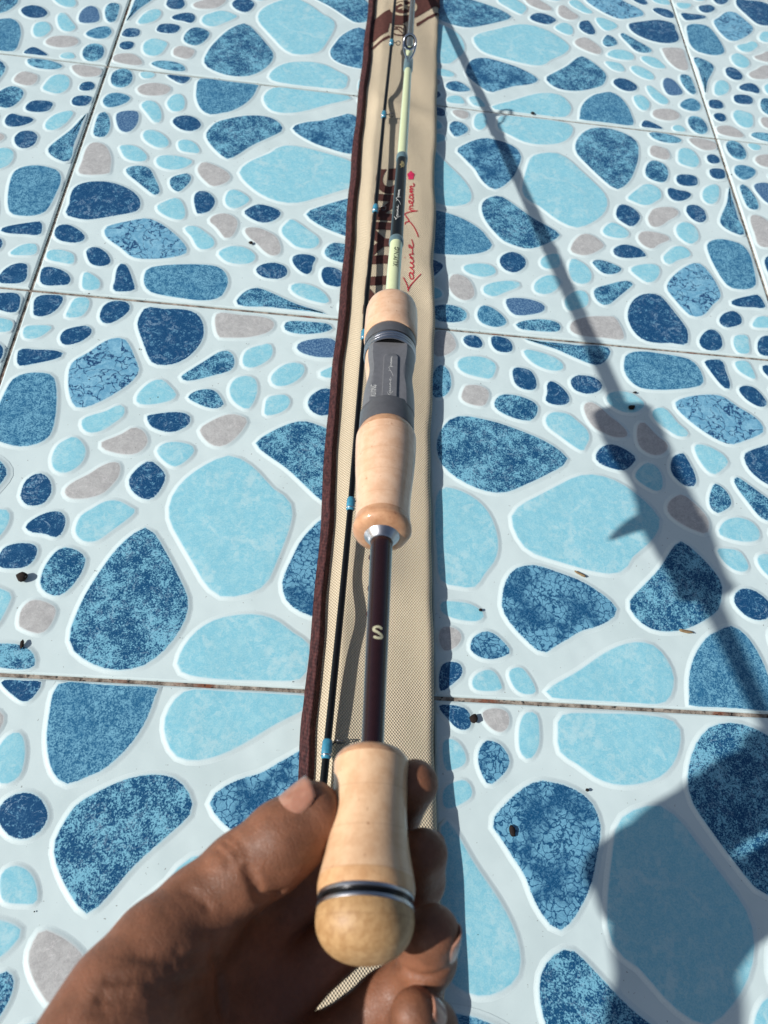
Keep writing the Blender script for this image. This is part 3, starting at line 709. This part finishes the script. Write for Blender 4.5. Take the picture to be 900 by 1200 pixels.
ring = [ringc+x*.0052*math.cos(a)+tilt*.0060*math.sin(a) for a in np.linspace(0, 2*math.pi, 36, endpoint=False)]
guide = rodpart(tube('line_guide', ring, .00095, chrome, rod, 10, True))
inner = [ringc+x*.0043*math.cos(a)+tilt*.0050*math.sin(a) for a in np.linspace(0, 2*math.pi, 36, endpoint=False)]
rodpart(tube('ring_insert', inner, .0008, black_gloss, guide, 8, True))
for sgn in (-1, 1):
    leg = [ringc+x*sgn*.0055-tilt*.0002, ringc+x*sgn*.0052-tilt*.0036-d*.002, p+x*sgn*.0034+u*.0056-d*.001, p+x*sgn*.0012+u*.0036-d*.007, p+x*sgn*.0004+u*.0033-d*.016]
    rodpart(tube('guide_leg', [np.array(q) for q in open_spline(leg, 4)], .0008, chrome, guide, 8))
# lettering on the rod: mapped onto the cylinder
def wrap_map(s0, ang0, r):
    def f(X, Y):                                # X along the rod (m), Y across towards the left (m)
        p, d, x, u = rod_frame(s0+X); a = ang0-Y/r; return p+(x*math.sin(a)+u*math.cos(a))*r
    return f
def rod_text(name, body, s0, s1, y0, y1, r, mat, parent, ang0=0):
    me = text_mesh(body, .01); bm = bmesh.new(); bm.from_mesh(me); bmesh.ops.triangulate(bm, faces=bm.faces[:]); f = wrap_map(0, ang0, r)
    for v in bm.verts: v.co = Vector(f(s0+(s1-s0)*v.co.x, y0+(y1-y0)*v.co.y))
    bm.to_mesh(me); bm.free(); return rodpart(link(name, me, mat, parent))
rod_text('lettering', 'KUYING', y2s(312), y2s(290), -.0016, .0016, rr(.35)+.00008, ink_print, rod, .18)
def rod_script(s0, s1, amp, r, mat, parent, flat=None, w=.00035, off=0.0):
    k = (s1-s0)/850; f0 = wrap_map(s0, 0, r)
    for wd in ('Ravine', 'Stream'):
        def f(X, Y):
            if flat is None: return f0((X+20)*k, Y*amp+off)
            p, d, x, u = rod_frame(s0+(X+20)*k); return p-x*(Y*amp+off)+u*flat
        rodpart(link('lettering', strokes_mesh('lettering', [[(a, b) for a, b in st] for st in SCRIPT[wd]], w/k*.6 if flat is None else w/k*.6, f), mat, parent))
rod_script(y2s(258), y2s(222), .000032, rr(.4)+.0002, white_print, rod, None, .0006)
me = strokes_mesh('printed_mark', [[(0, -.0012), (.004, .0014), (.006, -.001), (.008, .0012)], [(-.001, .001), (.003, -.0012), (.009, -.0008)], [(.002, 0), (.010, .0002)]], .0009, wrap_map(y2s(196), .1, rr(.45)+.0002))
rodpart(link('printed_mark', me, gold_print, rod))
rod_script(g5+.0006, pe+.001, .0000215, .0125, white_print, rod, FLAT+.00118, .00035, -px0-.0006)
me = text_mesh('KUYING', .0); gA, gB = sc(463, rh*.85)+.0005, sc(449, rh*.85)
for v in me.vertices:
    p_, d_, x_, u_ = rod_frame(gA+(gB-gA)*v.co.x); v.co = Vector(p_-x_*(.0072+.0027*(v.co.y-.5))+u_*(FLAT+.00006))
rodpart(link('lettering', me, white_print, rod))
# slanted S badge on the maroon blank
f = wrap_map(sc(741, .0043), .02, rp(741, 26.3)+.00012)
me = strokes_mesh('badge', [[(x*.8, y*.8) for x, y in ((.0020, -.0020), (.0031, -.0004), (.0027, .0018), (.0012, .0018), (-.0002, -.0002), (-.0016, -.0019), (-.0029, -.0016), (-.0031, .0004), (-.0022, .0020))]], .0011, f)
rodpart(link('badge', me, ivory_print, rod))

# ------------------------------------------------------------------ second (tip) section lying on the bag
TZ = .0165
TP = np.array([onz(px, py, TZ)[[1, 0]] for px, py in ((370, 1010), (383, 878), (401, 700), (411, 591), (427, 393), (429, 355), (440, 245), (446, 180), (450, 135), (459, 50), (463, 0), (470, -90))])
def tip_pt(y):
    if y < TP[0, 0]: x = TP[0, 1]+(y-TP[0, 0])*(TP[1, 1]-TP[0, 1])/(TP[1, 0]-TP[0, 0])
    else: x = np.interp(y, TP[:, 0], TP[:, 1])
    return np.array([x, y, TZ-.001*float(smooth01((y-.25)/.3))])
tip_r = lambda y: .00215-.0008*(y+.4)
tip = empty('rod_tip_section', tuple(tip_pt(-.45)))
tag(tip, 'thin black rod section with blue thread wraps lying along the bag', 'fishing rod')
def tpart(o): o.data.transform(Matrix.Translation(-Vector(tip_pt(-.45)))); return o
yy = np.linspace(-.45, .60, 60)
tpart(tube('blank', [tip_pt(y) for y in yy], [float(tip_r(y)) for y in yy], black_gloss, tip, 16))
for (px, py) in ((383, 878), (411, 591), (427, 393), (440, 245), (450, 135), (459, 50)):
    y0 = onz(px, py, TZ)[1]; L = .0054 if py > 600 else .0050
    pts = [tip_pt(y0+t*L) for t in (-1, -.8, 0, .8, 1)]; r = float(tip_r(y0))
    w = tpart(tube('thread_wrap', pts, [r+.0001, r+.0007, r+.0008, r+.0007, r+.0001], teal_wrap, tip, 16))
    for t in (-.62,):
        q = [tip_pt(y0+(t+e)*L) for e in (-.07, 0, .07)]; tpart(tube('trim_band', q, [r+.0009]*3, silver, w, 16))
    sz = .0021+.0007*(1 if py > 300 else 0)
    c = tip_pt(y0+.0040)+np.array([.0068, .001, -.0020]); gd = np.array([.06, 1, 0]); 
    rg = [c+np.array([math.cos(a)*sz, 0, math.sin(a)*sz]) for a in np.linspace(0, 2*math.pi, 18, endpoint=False)]
    g = tpart(tube('line_guide', rg, .00042, darkgrey_blank, tip, 8, True))
    tpart(tube('guide_leg', [tip_pt(y0+.001)+np.array([.001, 0, 0]), tip_pt(y0+.003)+np.array([.003, 0, -.0008]), c-np.array([sz, 0, 0])], .00042, black_gloss, g, 8))

# ------------------------------------------------------------------ the hand (one continuous surface)
HS = 1.095
def J(px, py, d, r): return (at(px, py, d*HS), r*.001*HS)
VOX = .0008
THUMB = [J(98, 1250, .204, 15.4), J(146, 1170, .215, 14.2), J(190, 1112, .225, 13.2), J(234, 1066, .234, 11.7), J(284, 1022, .238, 11.2), J(332, 982, .240, 10.7), J(366, 952, .2425, 8.9)]
FING = {
 'index':  [J(262, 1122, .255, 10), J(300, 1090, .261, 9.3), J(378, 1026, .266, 9.2), J(425, 985, .268, 8.6), J(462, 952, .264, 8.3), J(486, 918, .255, 7.3)],
 'middle': [J(300, 1188, .252, 10), J(345, 1148, .257, 9.8), J(425, 1080, .262, 9.4), J(462, 1052, .261, 8.8), J(488, 1032, .258, 8.5), J(496, 1000, .249, 7.4)],
 'ring':   [J(345, 1262, .246, 9.6), J(385, 1226, .250, 9.2), J(452, 1176, .251, 9.0), J(485, 1152, .250, 8.8), J(500, 1124, .243, 8.4), J(507, 1092, .236, 7.6)],
 'pinky':  [J(392, 1330, .237, 8.8), J(425, 1296, .240, 8.4), J(480, 1250, .246, 8.2), J(508, 1226, .242, 7.8), J(504, 1204, .237, 7.5), J(486, 1188, .231, 6.8)]}
PALM = [(J(110, 1320, .205, 13), J(262, 1130, .256, 9.5)), (J(125, 1345, .205, 12.5), J(302, 1192, .254, 9.5)), (J(150, 1370, .204, 12.5), J(346, 1264, .247, 9)), (J(175, 1400, .202, 12), J(392, 1332, .238, 8.6)),
        (J(136, 1215, .212, 13.5), J(118, 1320, .203, 15)), (J(178, 1150, .227, 11.5), J(160, 1260, .215, 13.5)), (J(200, 1125, .236, 9.5), J(258, 1128, .252, 8.5)), (J(186, 1165, .232, 10.5), J(275, 1165, .252, 8.5)), (J(236, 1080, .243, 8.5), J(300, 1104, .256, 8)),
        (J(118, 1350, .205, 16), J(100, 1540, .192, 17)), (J(100, 1540, .192, 17), J(70, 1740, .178, 18))]
allp = [q for q in THUMB]+[q for L in FING.values() for q in L]+[q for a, b in PALM for q in (a, b)]
lo = np.min([p-r for p, r in allp], 0)-.004; hi = np.max([p+r for p, r in allp], 0)+.004
dims = np.ceil((hi-lo)/VOX).astype(int)+1
gx, gy, gz = [lo[k]+VOX*np.arange(dims[k]) for k in range(3)]
BIG = .05
def prim(field, a, b, k):
    """smooth union of a round cone into field (in place, local box)"""
    (pa, ra), (pb, rb) = a, b; m = max(ra, rb)+k+.006
    l = np.minimum(pa, pb)-m; h_ = np.maximum(pa, pb)+m
    i0 = np.clip(((l-lo)/VOX).astype(int), 0, dims); i1 = np.clip(((h_-lo)/VOX).astype(int)+2, 0, dims)
    sl = tuple(slice(i0[q], i1[q]) for q in range(3))
    X, Y, Z = np.meshgrid(gx[sl[0]]-pa[0], gy[sl[1]]-pa[1], gz[sl[2]]-pa[2], indexing='ij', sparse=True)
    ab = pb-pa; L2 = ab@ab
    t = np.clip((X*ab[0]+Y*ab[1]+Z*ab[2])/L2, 0, 1)
    d = np.sqrt((X-t*ab[0])**2+(Y-t*ab[1])**2+(Z-t*ab[2])**2)-(ra+(rb-ra)*t)
    f = field[sl]
    if k > 0: hh = np.maximum(k-np.abs(f-d), 0)/k; r = np.minimum(f, d)-hh*hh*k*.25
    else: r = np.minimum(f, d)
    field[sl] = r
def newf(): return np.full(tuple(dims), BIG, np.float32)
palm = newf()
for a, b in PALM: prim(palm, a, b, .010)
res = palm.copy()
for nm, L in list(FING.items())+[('thumb', THUMB)]:
    f = newf()
    for i in range(len(L)-1): prim(f, L[i], L[i+1], .003)
    if nm == 'thumb': prim(f, J(322, 1008, .2415, 9.6), J(372, 966, .2455, 8.2), .004)
    k = .009 if nm != 'thumb' else .012
    hh = np.maximum(k-np.abs(f-palm), 0)/k; s = np.minimum(f, palm)-hh*hh*k*.25
    if nm == 'thumb': kk = .002; hh = np.maximum(kk-np.abs(res-s), 0)/kk; res = np.minimum(res, s)-hh*hh*kk*.25
    else: res = np.minimum(res, s)
# pad swelling on the thumb and skin creases carved along short lines
def crease(path, depth, width):
    global res
    for (a, b) in zip(path[:-1], path[1:]):
        m = width*3; l = np.minimum(a, b)-m; h_ = np.maximum(a, b)+m
        i0 = np.clip(((l-lo)/VOX).astype(int), 0, dims); i1 = np.clip(((h_-lo)/VOX).astype(int)+2, 0, dims); sl = tuple(slice(i0[q], i1[q]) for q in range(3))
        X, Y, Z = np.meshgrid(gx[sl[0]]-a[0], gy[sl[1]]-a[1], gz[sl[2]]-a[2], indexing='ij', sparse=True); ab = b-a
        t = np.clip((X*ab[0]+Y*ab[1]+Z*ab[2])/(ab@ab), 0, 1); d2 = (X-t*ab[0])**2+(Y-t*ab[1])**2+(Z-t*ab[2])**2
        res[sl] += (depth*np.exp(-d2/width**2)).astype(np.float32)
def surf_pt(px, py):
    """first hit of the hand field along the view through a photo point"""
    ds = np.arange(.2, .37, .0005)
    for d in ds:
        p = at(px, py, d); i = ((p-lo)/VOX).astype(int)
        if (i >= 0).all() and (i < dims).all() and res[tuple(i)] < 0: return p
    return None
def crease_px(pts, depth, width):
    P = [surf_pt(x, y) for x, y in open_spline(pts, 3)]; P = [p for p in P if p is not None]
    if len(P) > 1: crease(P, depth, width)
crease_px([(304, 1050), (298, 1034), (290, 1018)], .0020, .0013)
crease_px([(306, 1052), (318, 1050), (330, 1046)], .0012, .0012)
crease_px([(262, 985), (272, 992), (280, 1002)], .0007, .0009)
crease_px([(270, 978), (282, 988), (290, 1000)], .0006, .0009)
crease_px([(252, 994), (262, 1000), (268, 1010)], .0005, .0009)
crease_px([(120, 1170), (165, 1164), (210, 1152), (250, 1142)], .0022, .0015)
crease_px([(128, 1150), (170, 1144), (215, 1128), (240, 1114)], .0013, .0013)
crease_px([(150, 1118), (185, 1122), (220, 1112)], .0006, .0013)
crease_px([(110, 1186), (150, 1180), (200, 1176)], .0007, .0013)
crease_px([(252, 1122), (258, 1150), (262, 1185)], .0014, .0016)
crease_px([(212, 1040), (232, 1052), (246, 1066)], .0005, .0012)
crease_px([(462, 1126), (480, 1140), (505, 1144), (522, 1138)], .0010, .0011)
res[0], res[-1], res[:, 0], res[:, -1], res[:, :, 0], res[:, :, -1] = (BIG,)*6
def surface_nets(f):
    s = f < 0
    c = np.zeros(tuple(np.array(f.shape)-1), np.int8)
    for i in (0, 1):
        for j in (0, 1):
            for k in (0, 1): c += s[i:f.shape[0]-1+i, j:f.shape[1]-1+j, k:f.shape[2]-1+k]
    act = (c > 0) & (c < 8); I = np.argwhere(act); idx = np.full(act.shape, -1, np.int64); idx[act] = np.arange(len(I))
    pos = np.zeros((len(I), 3)); cnt = np.zeros(len(I))
    for ax in range(3):
        for u in (0, 1):
            for v in (0, 1):
                o0 = [0, 0, 0]; oth = [q for q in range(3) if q != ax]; o0[oth[0]] = u; o0[oth[1]] = v; o1 = list(o0); o1[ax] = 1
                a = f[I[:, 0]+o0[0], I[:, 1]+o0[1], I[:, 2]+o0[2]]; b = f[I[:, 0]+o1[0], I[:, 1]+o1[1], I[:, 2]+o1[2]]
                m = (a < 0) != (b < 0); t = np.where(m, a/np.where(m, a-b, 1), 0)
                p = np.array(o0, float)[None]+np.zeros((len(I), 3)); p[:, ax] = t; pos[m] += p[m]; cnt[m] += 1
    V = lo+VOX*(I+pos/cnt[:, None]); Fc = []
    for ax in range(3):
        o1, o2 = [(1, 2), (2, 0), (0, 1)][ax]
        a = f.take(range(f.shape[ax]-1), ax); b = f.take(range(1, f.shape[ax]), ax); m = (a < 0) != (b < 0)
        E = np.argwhere(m); E = E[(E[:, o1] > 0) & (E[:, o2] > 0) & (E[:, o1] < f.shape[o1]-1) & (E[:, o2] < f.shape[o2]-1)]
        inside = f[E[:, 0], E[:, 1], E[:, 2]] < 0
        def cid(d1, d2): Q = E.copy(); Q[:, o1] -= d1; Q[:, o2] -= d2; return idx[Q[:, 0], Q[:, 1], Q[:, 2]]
        q = np.stack([cid(1, 1), cid(0, 1), cid(0, 0), cid(1, 0)], 1); q[~inside] = q[~inside][:, ::-1]; Fc.append(q)
    return V, np.vstack(Fc)
V, Fc = surface_nets(res)
def mat_skin():
    n = NT('brown_skin'); v = n.coord('Object')
    f = n.noise(v, 60, 4, .6); g = n.noise(v, 420, 4, .65)
    c = n.mix(n.ramp(f, .35, .68), lin(114, 75, 54), lin(142, 94, 69))
    c = n.mix(n.ramp(g, .45, .7, 0, .25), c, lin(104, 64, 45))
    c = n.mix(n.ramp(n.noise(v, 24, 3), .5, .72, 0, .35), c, lin(146, 94, 72))
    w = n.noise(n.coord('Object', (1.0, .35, 1.0), (0, 0, rad(-45))), 900, 3, .6)
    vo = n.node('ShaderNodeTexVoronoi', {'Vector': v, 'Scale': 850.0}, feature='DISTANCE_TO_EDGE').outputs['Distance']
    wd_ = n.node('ShaderNodeTexWave', {'Vector': n.coord('Object', (1, 1, 1), (0, 0, rad(-42))), 'Scale': 95.0, 'Distortion': 9.0, 'Detail': 3.0, 'Detail Scale': 1.6}, bands_direction='X').outputs['Fac']
    nb = n.bump(n.ramp(vo, 0, .14), .00008, .6, n.bump(w, .0002, .5, n.bump(n.ramp(wd_, .0, .3), .0001, .35, n.bump(f, .0004, .3))))
    return n.fin(c, n.ramp(g, .3, .7, .44, .6), normal=nb, spec=.42, sss=.12)
hand = mesh('hand', V-V.min(0)*0, Fc, mat_skin())
md = hand.modifiers.new('smooth', 'SMOOTH'); md.factor = .5; md.iterations = 3
tag(hand, 'bare brown-skinned left hand pinching the butt grip between thumb and fingers', 'hand')
def mat_nail():
    n = NT('fingernail'); v = n.coord('Object')
    c = n.mix(n.ramp(n.noise(v, 200, 3), .35, .65), lin(166, 116, 94), lin(186, 138, 116))
    return n.fin(c, .28, spec=.5, coat=.3, normal=n.bump(n.noise(v, 300, 3), .0001, .5), sss=.1)
nail_m = mat_nail()
def nail(base, tipj, t, r, facing, length, width, lift=.0004, tilt=0.0):
    """curved plate on the back of a finger tip; facing = outward direction of the nail"""
    pa, pb = base[0], tipj[0]; ax = pb-pa; ax /= np.linalg.norm(ax); nrm = facing-ax*(facing@ax); nrm /= np.linalg.norm(nrm); sd = np.cross(ax, nrm)
    c = pa+(pb-pa)*t; NU, NV = 13, 15; V, Fc = [], []; R = r
    for lay in (0, 1):
        for j in range(NV):
            v = j/(NV-1); wv = width*.5*min(1, (1-(1-min(v/.45, 1))**2.2)**.5*.98+.02)*(1 if v < .8 else (1-((v-.8)/.2)**2*.22))
            for i in range(NU):
                u = -1+2*i/(NU-1); a = u*wv/R; drop = .0010*max(0, v-.55)**2*3
                q = (R+lift-drop*.6-(.0007 if lay else 0)-.0009*abs(u)**3-(.0009*(1-v/.22) if v < .22 else 0))
                V.append(c+ax*length*(v-.5)*(1-.12*u*u*(1 if v > .5 else -.6))+nrm*(q*math.cos(a))+sd*(q*math.sin(a))-nrm*(tilt*v))
    n1 = NU*NV
    for j in range(NV-1):
        for i in range(NU-1):
            b = j*NU+i; Fc += [(b, b+1, b+NU+1, b+NU), (n1+b, n1+b+NU, n1+b+NU+1, n1+b+1)]
    for j in range(NV-1):
        Fc += [(j*NU, (j+1)*NU, n1+(j+1)*NU, n1+j*NU), (j*NU+NU-1, n1+j*NU+NU-1, n1+(j+1)*NU+NU-1, (j+1)*NU+NU-1)]
    for i in range(NU-1):
        Fc += [(i, n1+i, n1+i+1, i+1)]; b = (NV-1)*NU+i; Fc += [(b, b+1, n1+b+1, n1+b)]
    return mesh('fingernail', V, Fc, nail_m, hand)
cx_, cy_, cz_ = RM[:, 0], RM[:, 1], RM[:, 2]       # photo right, photo up, towards the viewer
nail(THUMB[-2], THUMB[-1], .52, .0109, -.68*cx_+.70*cy_+.40*cz_, .0230, .0175, .0002)
nail(FING['ring'][-2], FING['ring'][-1], .8, .0088, .86*cx_+.25*cy_+.42*cz_, .0125, .0118)
nail(FING['pinky'][-2], FING['pinky'][-1], .75, .0079, .25*cx_+.75*cy_+.5*cz_, .0105, .0100)
nail(FING['middle'][-2], FING['middle'][-1], .8, .0086, .6*cx_+.2*cy_-.8*cz_, .011, .0105)
nail(FING['index'][-2], FING['index'][-1], .8, .0085, .6*cx_+.3*cy_-.8*cz_, .011, .0105)

# ------------------------------------------------------------------ bits of debris on the tiles
debris_dark = mat_plain('dried_soil', lin(40, 28, 22), .9, nz=.2, bumpd=.0004)
husk_m = mat_plain('dry_husk', lin(150, 126, 92), .8, nz=.15)
def crumb(px, py, sx, sy, rot, name, label, cat, mat, seed, hgt=None):
    p = onz(px, py, .0012); bm = bmesh.new(); bmesh.ops.create_icosphere(bm, subdivisions=2, radius=1); rr_ = random.Random(seed)
    hgt = hgt or min(sx, sy)*.7
    for v in bm.verts:
        k = 1+.35*mnoise.noise(v.co*1.7+Vector((seed*3.1, 0, 0))); v.co = Vector((v.co.x*sx*k, v.co.y*sy*k, v.co.z*hgt*k))
    me = bpy.data.meshes.new(name); bm.to_mesh(me); bm.free(); o = link(name, me, mat); o.location = (p[0], p[1], .0012+hgt*.6); o.rotation_euler = (0, 0, rot)
    tag(o, label, cat, 'bits of debris scattered on the tiles')
crumb(26, 677, .0034, .0030, .4, 'soil_crumb', 'dark soil crumb beside a navy pebble at the left picture edge', 'crumb', debris_dark, 1, .002)
crumb(26, 755, .0012, .0030, .1, 'soil_crumb', 'thin upright black crumb below the small grey pebble at the left', 'crumb', debris_dark, 2)
crumb(740, 478, .0030, .0019, .3, 'soil_crumb', 'black crumb on the small light blue pebble inside the rod shadow', 'crumb', debris_dark, 3)
crumb(744, 460, .0018, .0008, .2, 'soil_crumb', 'tiny dark crumb just above the black crumb in the rod shadow', 'crumb', debris_dark, 4)
crumb(555, 843, .0024, .0027, 0, 'soil_crumb', 'round black crumb near the tile joint right of the bag', 'crumb', debris_dark, 5)
crumb(600, 974, .0017, .0032, .15, 'soil_crumb', 'oval brown seed on the crackled blue pebble right of the bag', 'seed', debris_dark, 6)
crumb(680, 673, .0045, .0011, -.45, 'dry_husk', 'straw coloured husk at the edge of the crackled pebble', 'husk', husk_m, 7, .0006)
crumb(803, 740, .0050, .0012, -.1, 'dry_husk', 'straw coloured husk on the white gap between pebbles at right', 'husk', husk_m, 8, .0006)
crumb(688, 926, .0010, .0009, 0, 'soil_crumb', 'tiny blue-black speck above the crackled pebble right of the bag', 'crumb', debris_dark, 9)
crumb(563, 715, .0012, .0010, 0, 'soil_crumb', 'tiny black speck at the end of a small light blue pebble beside the bag', 'crumb', debris_dark, 10)
crumb(624, 133, .0022, .0014, 0, 'soil_crumb', 'small black crumb on the far tile joint right of the bag', 'crumb', debris_dark, 11)
crumb(294, 285, .0018, .0015, 0, 'soil_crumb', 'small black crumb between grey and light blue pebbles on the upper left tile', 'crumb', debris_dark, 12)

rg_ = random.Random(12); V, Fc = [], []
def grain(x, y, r, z=.0001):
    b = len(V); a0 = rg_.uniform(0, 3)
    for k in range(5): a = a0+k*2*math.pi/5; rr_ = r*rg_.uniform(.6, 1.3); V.append((x+rr_*math.cos(a), y+rr_*math.sin(a)*.8, z))
    V.append((x, y, z+r*.9))
    for k in range(5): Fc.append((b+k, b+(k+1) % 5, b+5))
for _ in range(900):
    x, y = rg_.uniform(-.75, .75), rg_.uniform(-.75, 1.0); r = .00022*math.exp(rg_.gauss(0, .55)); grain(x, y, min(r, .0009), .0006)
for _ in range(700):
    i = rg_.randint(-3, 3)*T
    if rg_.random() < .5: x, y = i+rg_.gauss(0, .0016), rg_.uniform(-.8, 1.0)
    else: x, y = rg_.uniform(-.8, .8), i+rg_.gauss(0, .0016)
    grain(x, y, .0003*math.exp(rg_.gauss(0, .5)), -.0004)
tag(mesh('grit', V, Fc, debris_dark, None, False), 'fine dark grit scattered over the tiles and along their joints', kind='stuff')
